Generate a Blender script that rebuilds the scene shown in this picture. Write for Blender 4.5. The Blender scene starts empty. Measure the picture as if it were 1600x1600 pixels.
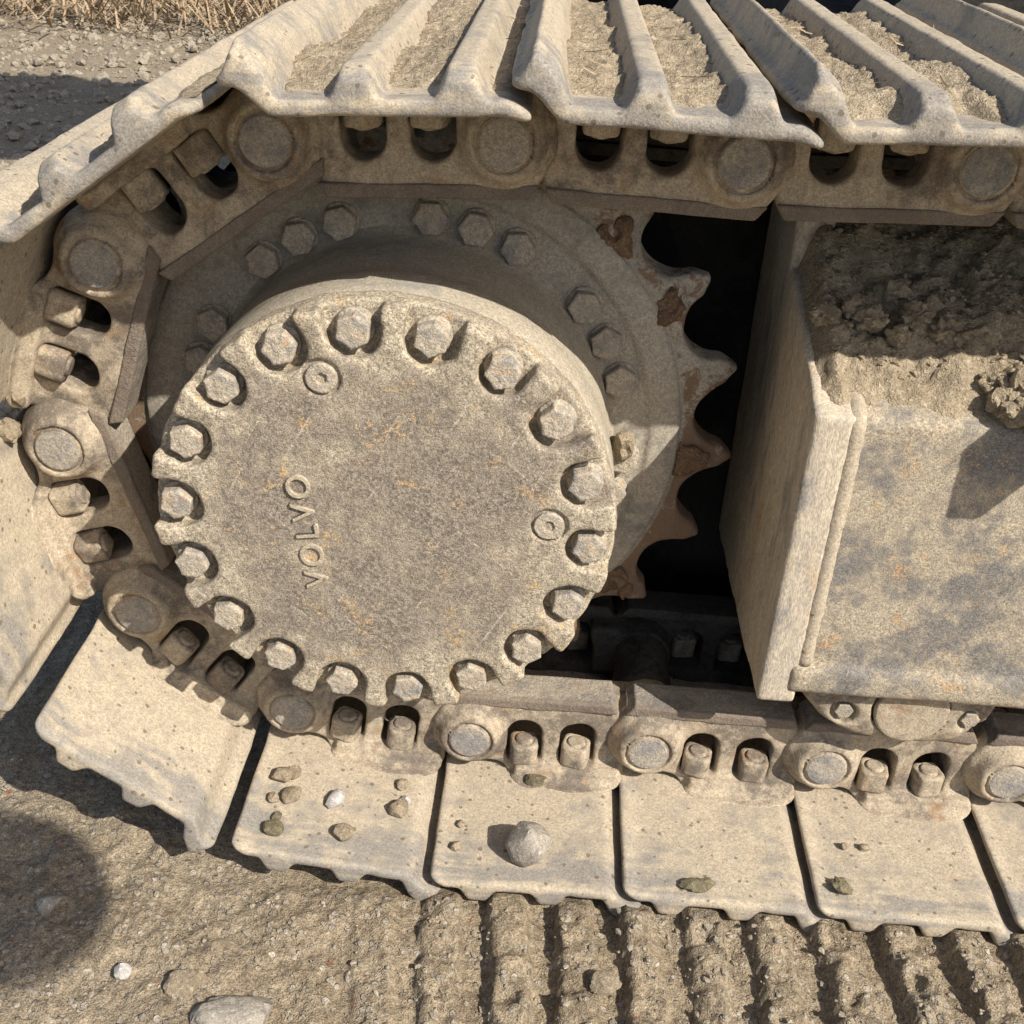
import bpy, bmesh, math, random
import numpy as np
from mathutils import Matrix, Vector

R = math.radians
SC = bpy.context.scene
COL = SC.collection

# ------------------------------------------------------------------ camera
cam_d = bpy.data.cameras.new('camera')
cam = bpy.data.objects.new('camera', cam_d)
COL.objects.link(cam)
cam_d.sensor_width = 36.0
cam_d.lens = 36.0 * 1800.8 / 1600.0
cam_d.shift_x = (800 - 784.4) / 1600.0
cam_d.shift_y = -(800 - 799.26) / 1600.0
cam_d.clip_start = 0.01
cam_d.clip_end = 500
right = Vector((0.99736, 0.05487, 0.04758))
up = Vector((-0.06887, 0.50637, 0.85956))
fwd = Vector((-0.02307, 0.86057, -0.50881))
m = Matrix((right, up, -fwd)).transposed().to_4x4()
m.translation = Vector((0.1171, -0.9229, 0.5172))
cam.matrix_world = m
SC.camera = cam

# ------------------------------------------------------------------ world, sun, exposure
S = Vector((0.82, -0.73, 1.0)).normalized()
world = bpy.data.worlds.new('World')
SC.world = world
world.use_nodes = True
wn = world.node_tree.nodes
wl = world.node_tree.links
sky = wn.new('ShaderNodeTexSky')
sky.sky_type = 'NISHITA'
sky.sun_disc = False
sky.sun_elevation = math.asin(S.z)
sky.sun_rotation = math.atan2(S.x, S.y)
sky.air_density = 1.0
sky.dust_density = 2.0
sky.ozone_density = 1.0
bg = wn['Background']
bg.inputs['Strength'].default_value = 0.102
wl.new(sky.outputs['Color'], bg.inputs['Color'])
sun_d = bpy.data.lights.new('sun', 'SUN')
sun_d.energy = 4.7
sun_d.angle = R(0.5)
sun_d.color = (1.0, 0.945, 0.86)
sun = bpy.data.objects.new('sun', sun_d)
COL.objects.link(sun)
sun.rotation_euler = (-S).to_track_quat('-Z', 'Y').to_euler()
sun.location = S * 20
vs = SC.view_settings
vs.view_transform = 'Standard'
vs.look = 'None'
vs.exposure = 0.5
vs.gamma = 1.0
vs.use_curve_mapping = False
SC.cycles.max_bounces = 4
SC.cycles.diffuse_bounces = 3

# ------------------------------------------------------------------ numpy noise
def _hash(i, j, k, s):
    h = (i.astype(np.uint32) * np.uint32(374761393) + j.astype(np.uint32) * np.uint32(668265263)
         + k.astype(np.uint32) * np.uint32(2147483647) + np.uint32(s * 974634777 % 4294967295))
    h ^= h >> np.uint32(13)
    h *= np.uint32(1274126177)
    h ^= h >> np.uint32(16)
    h *= np.uint32(2246822519)
    h ^= h >> np.uint32(15)
    return h.astype(np.float32) / np.float32(4294967295.0)

def vnoise(x, y, z, seed=0):
    x, y, z = np.broadcast_arrays(np.asarray(x, np.float64), np.asarray(y, np.float64), np.asarray(z, np.float64))
    i = np.floor(x); j = np.floor(y); k = np.floor(z)
    fx = x - i; fy = y - j; fz = z - k
    fx = fx * fx * (3 - 2 * fx); fy = fy * fy * (3 - 2 * fy); fz = fz * fz * (3 - 2 * fz)
    i = i.astype(np.int64); j = j.astype(np.int64); k = k.astype(np.int64)
    H = lambda a, b, c: _hash(i + a, j + b, k + c, seed)
    x00 = H(0, 0, 0) * (1 - fx) + H(1, 0, 0) * fx
    x10 = H(0, 1, 0) * (1 - fx) + H(1, 1, 0) * fx
    x01 = H(0, 0, 1) * (1 - fx) + H(1, 0, 1) * fx
    x11 = H(0, 1, 1) * (1 - fx) + H(1, 1, 1) * fx
    a = x00 * (1 - fy) + x10 * fy
    b = x01 * (1 - fy) + x11 * fy
    return (a * (1 - fz) + b * fz) * 2 - 1

def fbm(x, y, z, seed=0, octv=4, gain=0.5):
    s = 0; a = 1.0; f = 1.0
    for o in range(octv):
        s = s + a * vnoise(x * f, y * f, z * f, seed + o * 7)
        a *= gain; f *= 2.03
    return s

np.seterr(over='ignore')

# ------------------------------------------------------------------ signed distance tools
def smax(a, b, k):
    h = np.clip(0.5 - 0.5 * (b - a) / k, 0, 1)
    return b * (1 - h) + a * h + k * h * (1 - h)

def smin(a, b, k):
    return -smax(-a, -b, k)

def sstep(e0, e1, x):
    t = np.clip((x - e0) / (e1 - e0), 0, 1)
    return t * t * (3 - 2 * t)

def sd_box(p, c, hsz, r=0.0):
    q = [np.abs(p[n] - c[n]) - (hsz[n] - r) for n in range(3)]
    out = np.sqrt(sum(np.maximum(v, 0) ** 2 for v in q))
    return out + np.minimum(np.maximum(np.maximum(q[0], q[1]), q[2]), 0) - r

def sd_rng(v, a, b):
    return np.abs(v - (a + b) / 2) - (b - a) / 2

def sd_poly(x, z, pts):
    d = np.full(np.broadcast(x, z).shape, 1e9)
    s = np.ones_like(d)
    n = len(pts)
    for a in range(n):
        x0, z0 = pts[a]; x1, z1 = pts[a - 1]
        ex, ez = x1 - x0, z1 - z0
        wx, wz = x - x0, z - z0
        t = np.clip((wx * ex + wz * ez) / (ex * ex + ez * ez), 0, 1)
        bx, bz = wx - ex * t, wz - ez * t
        d = np.minimum(d, bx * bx + bz * bz)
        c1 = z >= z0; c2 = z < z1; c3 = ex * wz > ez * wx
        flip = (c1 & c2 & c3) | (~c1 & ~c2 & ~c3)
        s = np.where(flip, -s, s)
    return s * np.sqrt(d)

def make_mesh(name, V, F, smooth=True):
    V = np.asarray(V, np.float32); F = np.asarray(F, np.int32)
    me = bpy.data.meshes.new(name)
    me.vertices.add(len(V)); me.vertices.foreach_set('co', V.ravel())
    n = F.shape[1]
    me.loops.add(len(F) * n); me.loops.foreach_set('vertex_index', F.ravel())
    me.polygons.add(len(F))
    me.polygons.foreach_set('loop_start', np.arange(0, len(F) * n, n, dtype=np.int32))
    me.polygons.foreach_set('use_smooth', np.full(len(F), smooth))
    me.update(calc_edges=True)
    me.validate()
    return me

def surfnet(name, f, lo, hi, h):
    """naive surface nets over a signed distance function: rounded cast shapes"""
    ax = [np.arange(lo[n] - 2 * h, hi[n] + 2.5 * h, h) for n in range(3)]
    P = np.meshgrid(*ax, indexing='ij')
    G = f(P).astype(np.float32)
    ins = G < 0
    cnt = sum(ins[a:a + G.shape[0] - 1, b:b + G.shape[1] - 1, c:c + G.shape[2] - 1].astype(np.int8)
              for a in (0, 1) for b in (0, 1) for c in (0, 1))
    I, J, K = np.nonzero((cnt > 0) & (cnt < 8))
    corners = [(a, b, c) for a in (0, 1) for b in (0, 1) for c in (0, 1)]
    val = np.stack([G[I + a, J + b, K + c] for a, b, c in corners], 1)
    acc = np.zeros((len(I), 3)); num = np.zeros(len(I))
    for p in range(8):
        for q in range(p + 1, 8):
            dlt = np.array(corners[q]) - np.array(corners[p])
            if np.abs(dlt).sum() != 1:
                continue
            va, vb = val[:, p], val[:, q]
            cr = (va < 0) != (vb < 0)
            t = np.where(cr, va / np.where(cr, va - vb, 1), 0)
            acc += np.where(cr[:, None], np.array(corners[p]) + t[:, None] * dlt, 0)
            num += cr
    pos = acc / num[:, None]
    V = np.stack([ax[0][I] + pos[:, 0] * h, ax[1][J] + pos[:, 1] * h, ax[2][K] + pos[:, 2] * h], 1)
    idx = -np.ones(cnt.shape, np.int64)
    idx[I, J, K] = np.arange(len(I))
    quads = []
    def emit(i, j, k, offs, inside):
        q = np.stack([idx[i + o[0], j + o[1], k + o[2]] for o in offs], 1)
        q[~inside] = q[~inside][:, ::-1]
        quads.append(q)
    a, b = ins[:-1, 1:-1, 1:-1], ins[1:, 1:-1, 1:-1]
    i, j, k = np.nonzero(a != b); emit(i, j + 1, k + 1, [(0, -1, -1), (0, 0, -1), (0, 0, 0), (0, -1, 0)], a[i, j, k])
    a, b = ins[1:-1, :-1, 1:-1], ins[1:-1, 1:, 1:-1]
    i, j, k = np.nonzero(a != b); emit(i + 1, j, k + 1, [(-1, 0, -1), (-1, 0, 0), (0, 0, 0), (0, 0, -1)], a[i, j, k])
    a, b = ins[1:-1, 1:-1, :-1], ins[1:-1, 1:-1, 1:]
    i, j, k = np.nonzero(a != b); emit(i + 1, j + 1, k, [(-1, -1, 0), (0, -1, 0), (0, 0, 0), (-1, 0, 0)], a[i, j, k])
    return make_mesh(name, V, np.concatenate(quads))

def lathe(name, prof, n=96, angle=35):
    """profile of (radius, y) turned round the Y axis"""
    V = []; F = []
    for r, y in prof:
        for a in range(n):
            t = 2 * math.pi * a / n
            V.append((r * math.cos(t), y, r * math.sin(t)))
    for s in range(len(prof) - 1):
        for a in range(n):
            b = (a + 1) % n
            F.append((s * n + a, s * n + b, (s + 1) * n + b, (s + 1) * n + a))
    me = make_mesh(name, V, F)
    bm = bmesh.new(); bm.from_mesh(me)
    bmesh.ops.remove_doubles(bm, verts=bm.verts, dist=1e-6)
    bmesh.ops.recalc_face_normals(bm, faces=bm.faces)
    bm.to_mesh(me); bm.free()
    me.set_sharp_from_angle(angle=R(angle))
    return me

def mirrored(me, name, ysum):
    c = me.copy(); c.name = name
    n = len(c.vertices)
    co = np.empty(n * 3, np.float32); c.vertices.foreach_get('co', co)
    co = co.reshape(-1, 3); co[:, 1] = ysum - co[:, 1]
    c.vertices.foreach_set('co', co.ravel())
    c.flip_normals(); c.update()
    return c

def link_obj(name, me, mat=None, parent=None, loc=(0, 0, 0), rot=(0, 0, 0), scale=(1, 1, 1)):
    o = bpy.data.objects.new(name, me)
    COL.objects.link(o)
    if mat is not None and me is not None:
        if not me.materials:
            me.materials.append(mat)
    o.parent = parent
    o.location = loc; o.rotation_euler = rot; o.scale = scale
    return o

def tag(o, label, cat=None, group=None, kind=None):
    o['label'] = label
    if cat: o['category'] = cat
    if group: o['group'] = group
    if kind: o['kind'] = kind
    return o

# ------------------------------------------------------------------ materials
def new_mat(name):
    mt = bpy.data.materials.new(name)
    mt.use_nodes = True
    nt = mt.node_tree
    return mt, nt, nt.nodes['Principled BSDF']

def coords(nt, scale=(1, 1, 1), per_object=True):
    tc = nt.nodes.new('ShaderNodeTexCoord')
    out = tc.outputs['Object']
    mp = nt.nodes.new('ShaderNodeMapping')
    mp.inputs['Scale'].default_value = scale
    nt.links.new(out, mp.inputs['Vector'])
    if per_object:
        oi = nt.nodes.new('ShaderNodeObjectInfo')
        cb = nt.nodes.new('ShaderNodeCombineXYZ')
        for n, f in enumerate((7.3, 13.1, 5.7)):
            mu = nt.nodes.new('ShaderNodeMath'); mu.operation = 'MULTIPLY'
            mu.inputs[1].default_value = f
            nt.links.new(oi.outputs['Random'], mu.inputs[0])
            nt.links.new(mu.outputs[0], cb.inputs[n])
        nt.links.new(cb.outputs[0], mp.inputs['Location'])
    return mp.outputs['Vector']

def noise(nt, vec, scale, detail=4, rough=0.6, dist=0.0):
    n = nt.nodes.new('ShaderNodeTexNoise')
    n.inputs['Scale'].default_value = scale
    n.inputs['Detail'].default_value = detail
    n.inputs['Roughness'].default_value = rough
    n.inputs['Distortion'].default_value = dist
    nt.links.new(vec, n.inputs['Vector'])
    return n.outputs['Fac']

def math_(nt, op, a, b=None, clamp=False):
    n = nt.nodes.new('ShaderNodeMath'); n.operation = op; n.use_clamp = clamp
    for k, v in enumerate((a, b)):
        if v is None: continue
        if isinstance(v, (int, float)): n.inputs[k].default_value = v
        else: nt.links.new(v, n.inputs[k])
    return n.outputs[0]

def ramp(nt, v, a, b, lo=0.0, hi=1.0):
    n = nt.nodes.new('ShaderNodeMapRange'); n.interpolation_type = 'SMOOTHSTEP'
    n.inputs['From Min'].default_value = a; n.inputs['From Max'].default_value = b
    n.inputs['To Min'].default_value = lo; n.inputs['To Max'].default_value = hi
    nt.links.new(v, n.inputs['Value'])
    return n.outputs['Result']

def mix(nt, fac, a, b, mode='MIX'):
    n = nt.nodes.new('ShaderNodeMix'); n.data_type = 'RGBA'; n.blend_type = mode
    if isinstance(fac, (int, float)): n.inputs['Factor'].default_value = fac
    else: nt.links.new(fac, n.inputs['Factor'])
    for sock, v in (('A', a), ('B', b)):
        s = [i for i in n.inputs if i.name == sock and i.type == 'RGBA'][0]
        if isinstance(v, tuple): s.default_value = (*v, 1)
        else: nt.links.new(v, s)
    return [o for o in n.outputs if o.type == 'RGBA'][0]

def grey(nt, v):
    n = nt.nodes.new('ShaderNodeCombineColor')
    for k in range(3): nt.links.new(v, n.inputs[k])
    return n.outputs[0]

def bump(nt, bsdf, items):
    prev = None
    for h, strength, dist in items:
        b = nt.nodes.new('ShaderNodeBump')
        b.inputs['Strength'].default_value = strength
        b.inputs['Distance'].default_value = dist
        nt.links.new(h, b.inputs['Height'])
        if prev is not None: nt.links.new(prev, b.inputs['Normal'])
        prev = b.outputs['Normal']
    nt.links.new(prev, bsdf.inputs['Normal'])

DUST = (0.455, 0.385, 0.285)
STEEL = (0.215, 0.205, 0.20)
RUST = (0.36, 0.19, 0.085)

def dusty(name, dust=DUST, steel=STEEL, rust=RUST, steel_at=0.60, rust_at=0.66, big=13.0, scale=(1, 1, 1),
          grain=0.32, relief=0.5, pits=0.0, worn=None, front=None, rim=None, scratch=None, coat=None):
    mt, nt, b = new_mat(name)
    v = coords(nt, scale)
    n_big = noise(nt, v, big, 4, 0.65, 0.4)
    n_mid = noise(nt, v, big * 7, 3, 0.75)
    n_fine = noise(nt, v, 330, 2, 0.75)
    n_grit = noise(nt, v, 800, 1, 0.6)
    a = math_(nt, 'ADD', math_(nt, 'MULTIPLY', n_big, 0.52), math_(nt, 'ADD', math_(nt, 'MULTIPLY', n_mid, 0.22), math_(nt, 'MULTIPLY', n_fine, 0.26)))
    if worn:                                     # bare worn band along one edge: (axis, from, to, amount)
        tc = nt.nodes.new('ShaderNodeTexCoord')
        sx = nt.nodes.new('ShaderNodeSeparateXYZ'); nt.links.new(tc.outputs['Object'], sx.inputs[0])
        mp2 = nt.nodes.new('ShaderNodeMapping'); mp2.inputs['Scale'].default_value = (0.12, 1, 1)
        nt.links.new(v, mp2.inputs['Vector'])
        stk = ramp(nt, noise(nt, mp2.outputs[0], 70, 2, 0.7), 0.3, 0.7, 0.25, 1.35)
        a = math_(nt, 'ADD', a, math_(nt, 'MULTIPLY', stk, ramp(nt, sx.outputs[worn[0]], worn[1], worn[2], 0.0, worn[3])))
    if rim:                                      # dust lies thicker towards the rim: (from, to, amount)
        tc = nt.nodes.new('ShaderNodeTexCoord')
        sx = nt.nodes.new('ShaderNodeSeparateXYZ'); nt.links.new(tc.outputs['Object'], sx.inputs[0])
        rad = math_(nt, 'SQRT', math_(nt, 'ADD', math_(nt, 'POWER', sx.outputs[0], 2.0), math_(nt, 'POWER', sx.outputs[2], 2.0)))
        a = math_(nt, 'SUBTRACT', a, ramp(nt, rad, rim[0], rim[1], 0.0, rim[2]))
    f_st = ramp(nt, a, steel_at - 0.05, steel_at + 0.05)
    d2 = mix(nt, ramp(nt, n_mid, 0.3, 0.7), dust, (dust[0] * 0.88, dust[1] * 0.88, dust[2] * 0.90))
    col = mix(nt, f_st, d2, steel)
    n_r = noise(nt, v, big * 2.3, 4, 0.75, 0.6)
    n_r2 = math_(nt, 'ADD', math_(nt, 'MULTIPLY', n_r, 0.7), math_(nt, 'MULTIPLY', n_fine, 0.3))
    f_r = ramp(nt, n_r2, rust_at - 0.04, rust_at + 0.05, 0, 0.8)
    col = mix(nt, f_r, col, rust)
    if front:                                    # rubbed brown band: (axis, from, to, colour)
        tc = nt.nodes.new('ShaderNodeTexCoord')
        sx = nt.nodes.new('ShaderNodeSeparateXYZ'); nt.links.new(tc.outputs['Object'], sx.inputs[0])
        e = math_(nt, 'ADD', sx.outputs[front[0]], math_(nt, 'MULTIPLY', math_(nt, 'SUBTRACT', n_mid, 0.5), 0.012))
        col = mix(nt, ramp(nt, e, front[1], front[2], 0.68, 0.0), col, mix(nt, ramp(nt, n_fine, 0.4, 0.65), front[3], front[4]))
    if coat:                                     # brown mud coat outside a radius: (radius, colour, colour)
        tc = nt.nodes.new('ShaderNodeTexCoord')
        sx = nt.nodes.new('ShaderNodeSeparateXYZ'); nt.links.new(tc.outputs['Object'], sx.inputs[0])
        rad = math_(nt, 'SQRT', math_(nt, 'ADD', math_(nt, 'POWER', sx.outputs[0], 2.0), math_(nt, 'POWER', sx.outputs[2], 2.0)))
        low = ramp(nt, sx.outputs[2], 0.10, -0.02, 0.0, 0.16)
        cv = math_(nt, 'ADD', math_(nt, 'ADD', math_(nt, 'MULTIPLY', n_r, 0.75), math_(nt, 'MULTIPLY', n_mid, 0.25)), low)
        col = mix(nt, math_(nt, 'MULTIPLY', ramp(nt, rad, coat[0], coat[0] + 0.004), ramp(nt, cv, 0.50, 0.60, 0.0, 0.92)), col, mix(nt, ramp(nt, n_fine, 0.35, 0.65), coat[1], coat[2]))
    if scratch:                                  # light scrape lines: (axis, angles, colour)
        for ang in scratch[1]:
            mp3 = nt.nodes.new('ShaderNodeMapping'); mp3.vector_type = 'TEXTURE'
            rt = [0, 0, 0]; rt[scratch[0]] = ang
            mp3.inputs['Rotation'].default_value = rt
            mp3.inputs['Scale'].default_value = (1 / 260, 1 / 60, 1 / 9)
            nt.links.new(v, mp3.inputs['Vector'])
            sc_ = noise(nt, mp3.outputs[0], 1.0, 1, 0.5)
            col = mix(nt, ramp(nt, sc_, 0.725, 0.75, 0, 0.5), col, scratch[2])
    g = math_(nt, 'MULTIPLY', ramp(nt, n_fine, 0.25, 0.75, 1 - grain, 1 + grain * 0.6), ramp(nt, n_grit, 0.25, 0.75, 1 - grain * 0.8, 1 + grain * 0.5))
    col = mix(nt, 1.0, col, grey(nt, g), 'MULTIPLY')
    if pits:
        vo = nt.nodes.new('ShaderNodeTexVoronoi'); vo.inputs['Scale'].default_value = 120
        nt.links.new(v, vo.inputs['Vector'])
        sp = nt.nodes.new('ShaderNodeSeparateColor'); nt.links.new(vo.outputs['Color'], sp.inputs[0])
        pk = math_(nt, 'ADD', vo.outputs['Distance'], math_(nt, 'ADD', math_(nt, 'MULTIPLY', sp.outputs[0], 0.55), math_(nt, 'MULTIPLY', n_fine, 0.25)))
        col = mix(nt, ramp(nt, pk, 0.37, 0.47, pits, 0), col, (0.12, 0.095, 0.065))
    nt.links.new(col, b.inputs['Base Color'])
    b.inputs['Roughness'].default_value = 0.88
    b.inputs['Specular IOR Level'].default_value = 0.22
    hgt = math_(nt, 'ADD', math_(nt, 'MULTIPLY', n_mid, 1.1), math_(nt, 'ADD', math_(nt, 'MULTIPLY', n_fine, 0.85), math_(nt, 'MULTIPLY', n_grit, 0.3)))
    bump(nt, b, [(hgt, 0.75 * relief, 0.0016)])
    return mt

def earth(name, c1, c2, c3, scale=40.0, relief=1.0):
    mt, nt, b = new_mat(name)
    v = coords(nt)
    n1 = noise(nt, v, scale, 6, 0.65)
    n2 = noise(nt, v, scale * 6, 4, 0.7)
    n3 = noise(nt, v, scale * 22, 3, 0.6)
    col = mix(nt, ramp(nt, n1, 0.35, 0.65), c1, c2)
    col = mix(nt, ramp(nt, n2, 0.55, 0.72), col, c3)
    g = math_(nt, 'MULTIPLY', ramp(nt, n2, 0.25, 0.75, 0.72, 1.18), ramp(nt, n3, 0.25, 0.75, 0.68, 1.2))
    col = mix(nt, 1.0, col, grey(nt, g), 'MULTIPLY')
    nt.links.new(col, b.inputs['Base Color'])
    b.inputs['Roughness'].default_value = 0.95
    b.inputs['Specular IOR Level'].default_value = 0.1
    bump(nt, b, [(math_(nt, 'ADD', n2, math_(nt, 'MULTIPLY', n3, 0.4)), 0.7 * relief, 0.004)])
    return mt

M_LINK = dusty('dusty_cast_link', dust=(0.435, 0.36, 0.258), steel=(0.175, 0.145, 0.115), rust=(0.29, 0.18, 0.10), steel_at=0.525, rust_at=0.585, big=13)
M_FARLINK = dusty('shade_dark_inner_link', dust=(0.085, 0.075, 0.062), steel=(0.03, 0.03, 0.028), rust=(0.07, 0.045, 0.03), steel_at=0.54, rust_at=0.68, big=16)  # link colour darkened to stand in for the deep shade inside the chain
M_SHOE = dusty('dusty_shoe_steel', dust=(0.45, 0.378, 0.275), steel=(0.265, 0.24, 0.205), rust=(0.42, 0.27, 0.16), steel_at=0.565, rust_at=0.645, big=9, pits=0.75, grain=0.27, worn=(1, -0.06, -0.13, 0.11))
M_COVER = dusty('worn_cover_paint', dust=(0.445, 0.378, 0.275), steel=(0.265, 0.222, 0.175), rust=(0.46, 0.29, 0.12), steel_at=0.465, rust_at=0.60, big=11, grain=0.52, relief=0.7, rim=(0.10, 0.185, 0.075), scratch=(1, (0.5, -0.9), (0.50, 0.44, 0.35)))
M_DRIVE = dusty('dusty_drive_housing', dust=(0.445, 0.385, 0.29), steel=(0.29, 0.275, 0.245), steel_at=0.57, rust_at=0.72, big=10, grain=0.30)
M_BOLT = dusty('dusty_bolt', dust=(0.46, 0.395, 0.30), steel=(0.27, 0.25, 0.225), rust=(0.42, 0.25, 0.13), steel_at=0.54, rust_at=0.59, big=40, relief=0.9)
M_PIN = dusty('worn_pin_steel', dust=(0.38, 0.335, 0.27), steel=(0.225, 0.215, 0.205), steel_at=0.52, rust_at=0.70, big=30, relief=0.8)
M_FRAME = dusty('dusty_frame_plate', dust=(0.445, 0.375, 0.272), steel=(0.205, 0.188, 0.168), rust=(0.48, 0.30, 0.15), steel_at=0.52, rust_at=0.605, big=12, grain=0.45, scratch=(1, (0.15,), (0.48, 0.42, 0.33)))
M_ENDP = dusty('dusty_end_plate', dust=(0.55, 0.47, 0.355), steel=(0.24, 0.225, 0.21), rust=(0.48, 0.31, 0.16), steel_at=0.58, rust_at=0.61, big=9, grain=0.28, scale=(1, 1, 0.35))
M_RAIL = dusty('rubbed_rail', dust=(0.36, 0.31, 0.24), steel=(0.19, 0.17, 0.15), rust=(0.27, 0.19, 0.125), steel_at=0.52, rust_at=0.57, big=17, relief=1.1,
               front=(1, 0.016, 0.024, (0.185, 0.135, 0.100), (0.105, 0.080, 0.065)))
M_TOOTH = dusty('worn_sprocket_steel', dust=(0.405, 0.36, 0.285), steel=(0.24, 0.22, 0.19), steel_at=0.56, rust_at=0.66, big=18, grain=0.28, coat=(0.268, (0.24, 0.155, 0.095), (0.155, 0.10, 0.065)))
M_BRMUD = earth('brown_packed_mud', (0.24, 0.155, 0.095), (0.155, 0.10, 0.065), (0.33, 0.25, 0.17), 60)
M_MUD = earth('dry_caked_mud', (0.46, 0.375, 0.258), (0.355, 0.285, 0.195), (0.51, 0.43, 0.315), 34, 1.7)
M_CLOD = earth('dry_clod', (0.36, 0.29, 0.20), (0.26, 0.21, 0.145), (0.42, 0.35, 0.25), 45)
M_GREEN = earth('olive_clod', (0.23, 0.195, 0.12), (0.15, 0.13, 0.085), (0.33, 0.27, 0.17), 60)
M_STONE = earth('grey_stone', (0.36, 0.32, 0.26), (0.28, 0.25, 0.21), (0.46, 0.42, 0.35), 35, 0.6)
M_WHITE = earth('pale_stone', (0.47, 0.44, 0.40), (0.38, 0.35, 0.33), (0.58, 0.55, 0.51), 60, 0.4)
M_GRAVEL = earth('gravel', (0.37, 0.315, 0.235), (0.27, 0.235, 0.18), (0.44, 0.39, 0.31), 25, 0.8)
M_BLACK = dusty('shade_black_steel', dust=(0.035, 0.032, 0.028), steel=(0.012, 0.012, 0.012), rust=(0.05, 0.03, 0.02), steel_at=0.5, rust_at=0.7, big=9)  # near-black colour standing in for shade behind the sprocket and under the machine

# ground
def ground_mat():
    mt, nt, b = new_mat('compacted_earth')
    v = coords(nt, per_object=False)
    n0 = noise(nt, v, 2.2, 5, 0.6)
    n1 = noise(nt, v, 22, 6, 0.65)
    n2 = noise(nt, v, 140, 4, 0.7)
    n3 = noise(nt, v, 620, 3, 0.6)
    col = mix(nt, ramp(nt, n1, 0.36, 0.64), (0.335, 0.270, 0.185), (0.240, 0.190, 0.128))
    col = mix(nt, ramp(nt, n0, 0.40, 0.62), col, (0.30, 0.245, 0.172))
    vo = nt.nodes.new('ShaderNodeTexVoronoi'); vo.inputs['Scale'].default_value = 120
    nt.links.new(v, vo.inputs['Vector'])
    sep = nt.nodes.new('ShaderNodeSeparateColor'); nt.links.new(vo.outputs['Color'], sep.inputs[0])
    fpeb = math_(nt, 'MULTIPLY', ramp(nt, sep.outputs[0], 0.68, 0.72), ramp(nt, vo.outputs['Distance'], 0.45, 0.38))
    col = mix(nt, math_(nt, 'MULTIPLY', fpeb, 0.75), col, mix(nt, sep.outputs[1], (0.45, 0.40, 0.33), (0.22, 0.18, 0.14)))
    fred = math_(nt, 'MULTIPLY', ramp(nt, sep.outputs[2], 0.988, 0.992), ramp(nt, vo.outputs['Distance'], 0.4, 0.3))
    col = mix(nt, math_(nt, 'MULTIPLY', fred, 0.7), col, (0.42, 0.16, 0.09))
    g = math_(nt, 'MULTIPLY', ramp(nt, n2, 0.25, 0.75, 0.58, 1.32), ramp(nt, n3, 0.25, 0.75, 0.52, 1.4))
    col = mix(nt, 1.0, col, grey(nt, g), 'MULTIPLY')
    nt.links.new(col, b.inputs['Base Color'])
    b.inputs['Roughness'].default_value = 0.96
    b.inputs['Specular IOR Level'].default_value = 0.1
    hgt = math_(nt, 'ADD', math_(nt, 'MULTIPLY', n2, 1.1), math_(nt, 'ADD', math_(nt, 'MULTIPLY', n3, 0.35), math_(nt, 'MULTIPLY', fpeb, 0.5)))
    bump(nt, b, [(hgt, 1.0, 0.0045)])
    return mt
M_GROUND = ground_mat()

# ------------------------------------------------------------------ ground sheet with old track prints
ZG = -0.391

def axis(a, b, step, far, grow=1.045):
    x = list(np.arange(a, b + step / 2, step))
    s = step
    while x[-1] < far:
        s *= grow; x.append(x[-1] + s)
    s = step
    lo = [x[0]]
    while lo[-1] > -far:
        s *= grow; lo.append(lo[-1] - s)
    return np.array(lo[:0:-1] + x)

gx = axis(-0.50, 0.80, 0.0036, 80)
gy = axis(-0.38, -0.08, 0.0036, 80)
GX, GY = np.meshgrid(gx, gy, indexing='ij')

def ground_h(x, y):
    d = np.hypot(x - 0.15, y + 0.2)
    near = 1 - sstep(0.9, 2.2, d)
    h = 0.006 * fbm(x * 3, y * 3, 0, 3, 4) + 0.0045 * near * fbm(x * 22, y * 22, 0.3, 9, 4, 0.6)
    cl = fbm(x * 55, y * 55, 0.7, 21, 3, 0.6)
    h = h + near * 0.0042 * np.maximum(cl, -0.2)
    h = h + (1 - near) * (0.012 * fbm(x * 9, y * 9, 0, 31, 3) + 0.004 * fbm(x * 40, y * 40, 0, 33, 2))
    # grouser prints of an earlier pass, running away from the track edge
    xx = x + 0.010 * fbm(x * 6, y * 6, 0.2, 41, 2) * sstep(-0.16, -0.26, y) + 0.06 * np.minimum(y + 0.15, 0)
    ph = (xx - 0.092) / 0.0633
    c = np.abs(ph - np.floor(ph) - 0.5) * 2          # 1 in the groove left by a bar, 0 on the ridge between
    jag = fbm(x * 34, y * 34, 0.4, 47, 3)
    ridge = 1 - sstep(0.47, 0.64, c + 0.13 * jag)
    fade = sstep(-0.10, 0.16, x + 0.05 * fbm(x * 5, y * 5, 0, 44, 2))
    amp = fade * sstep(-0.66, -0.5, y) * (1 - sstep(1.2, 1.6, x))
    lump = 0.92 + 0.22 * fbm(x * 13, y * 13, 0.1, 51, 3) + 0.16 * fbm(x * 70, y * 70, 0.3, 53, 3)
    h = h * (1 - 0.5 * amp) + amp * (0.0185 * ridge * np.clip(lump, 0.10, 1.7) - 0.006) + amp * ridge * (0.0055 * fbm(x * 48, y * 48, 0.8, 57, 3, 0.6) + 0.004 * (0.45 - np.abs(fbm(x * 95, y * 95, 0.2, 59, 2))))
    # the belt rests in a shallow bed
    bed = sstep(-0.25, -0.12, x) * (1 - sstep(-0.012, 0.012, np.abs(y - 0.1275) - 0.270))
    h = h * (1 - bed) + bed * (-0.004 + fade * 0.010 * ridge)
    return h

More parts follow.
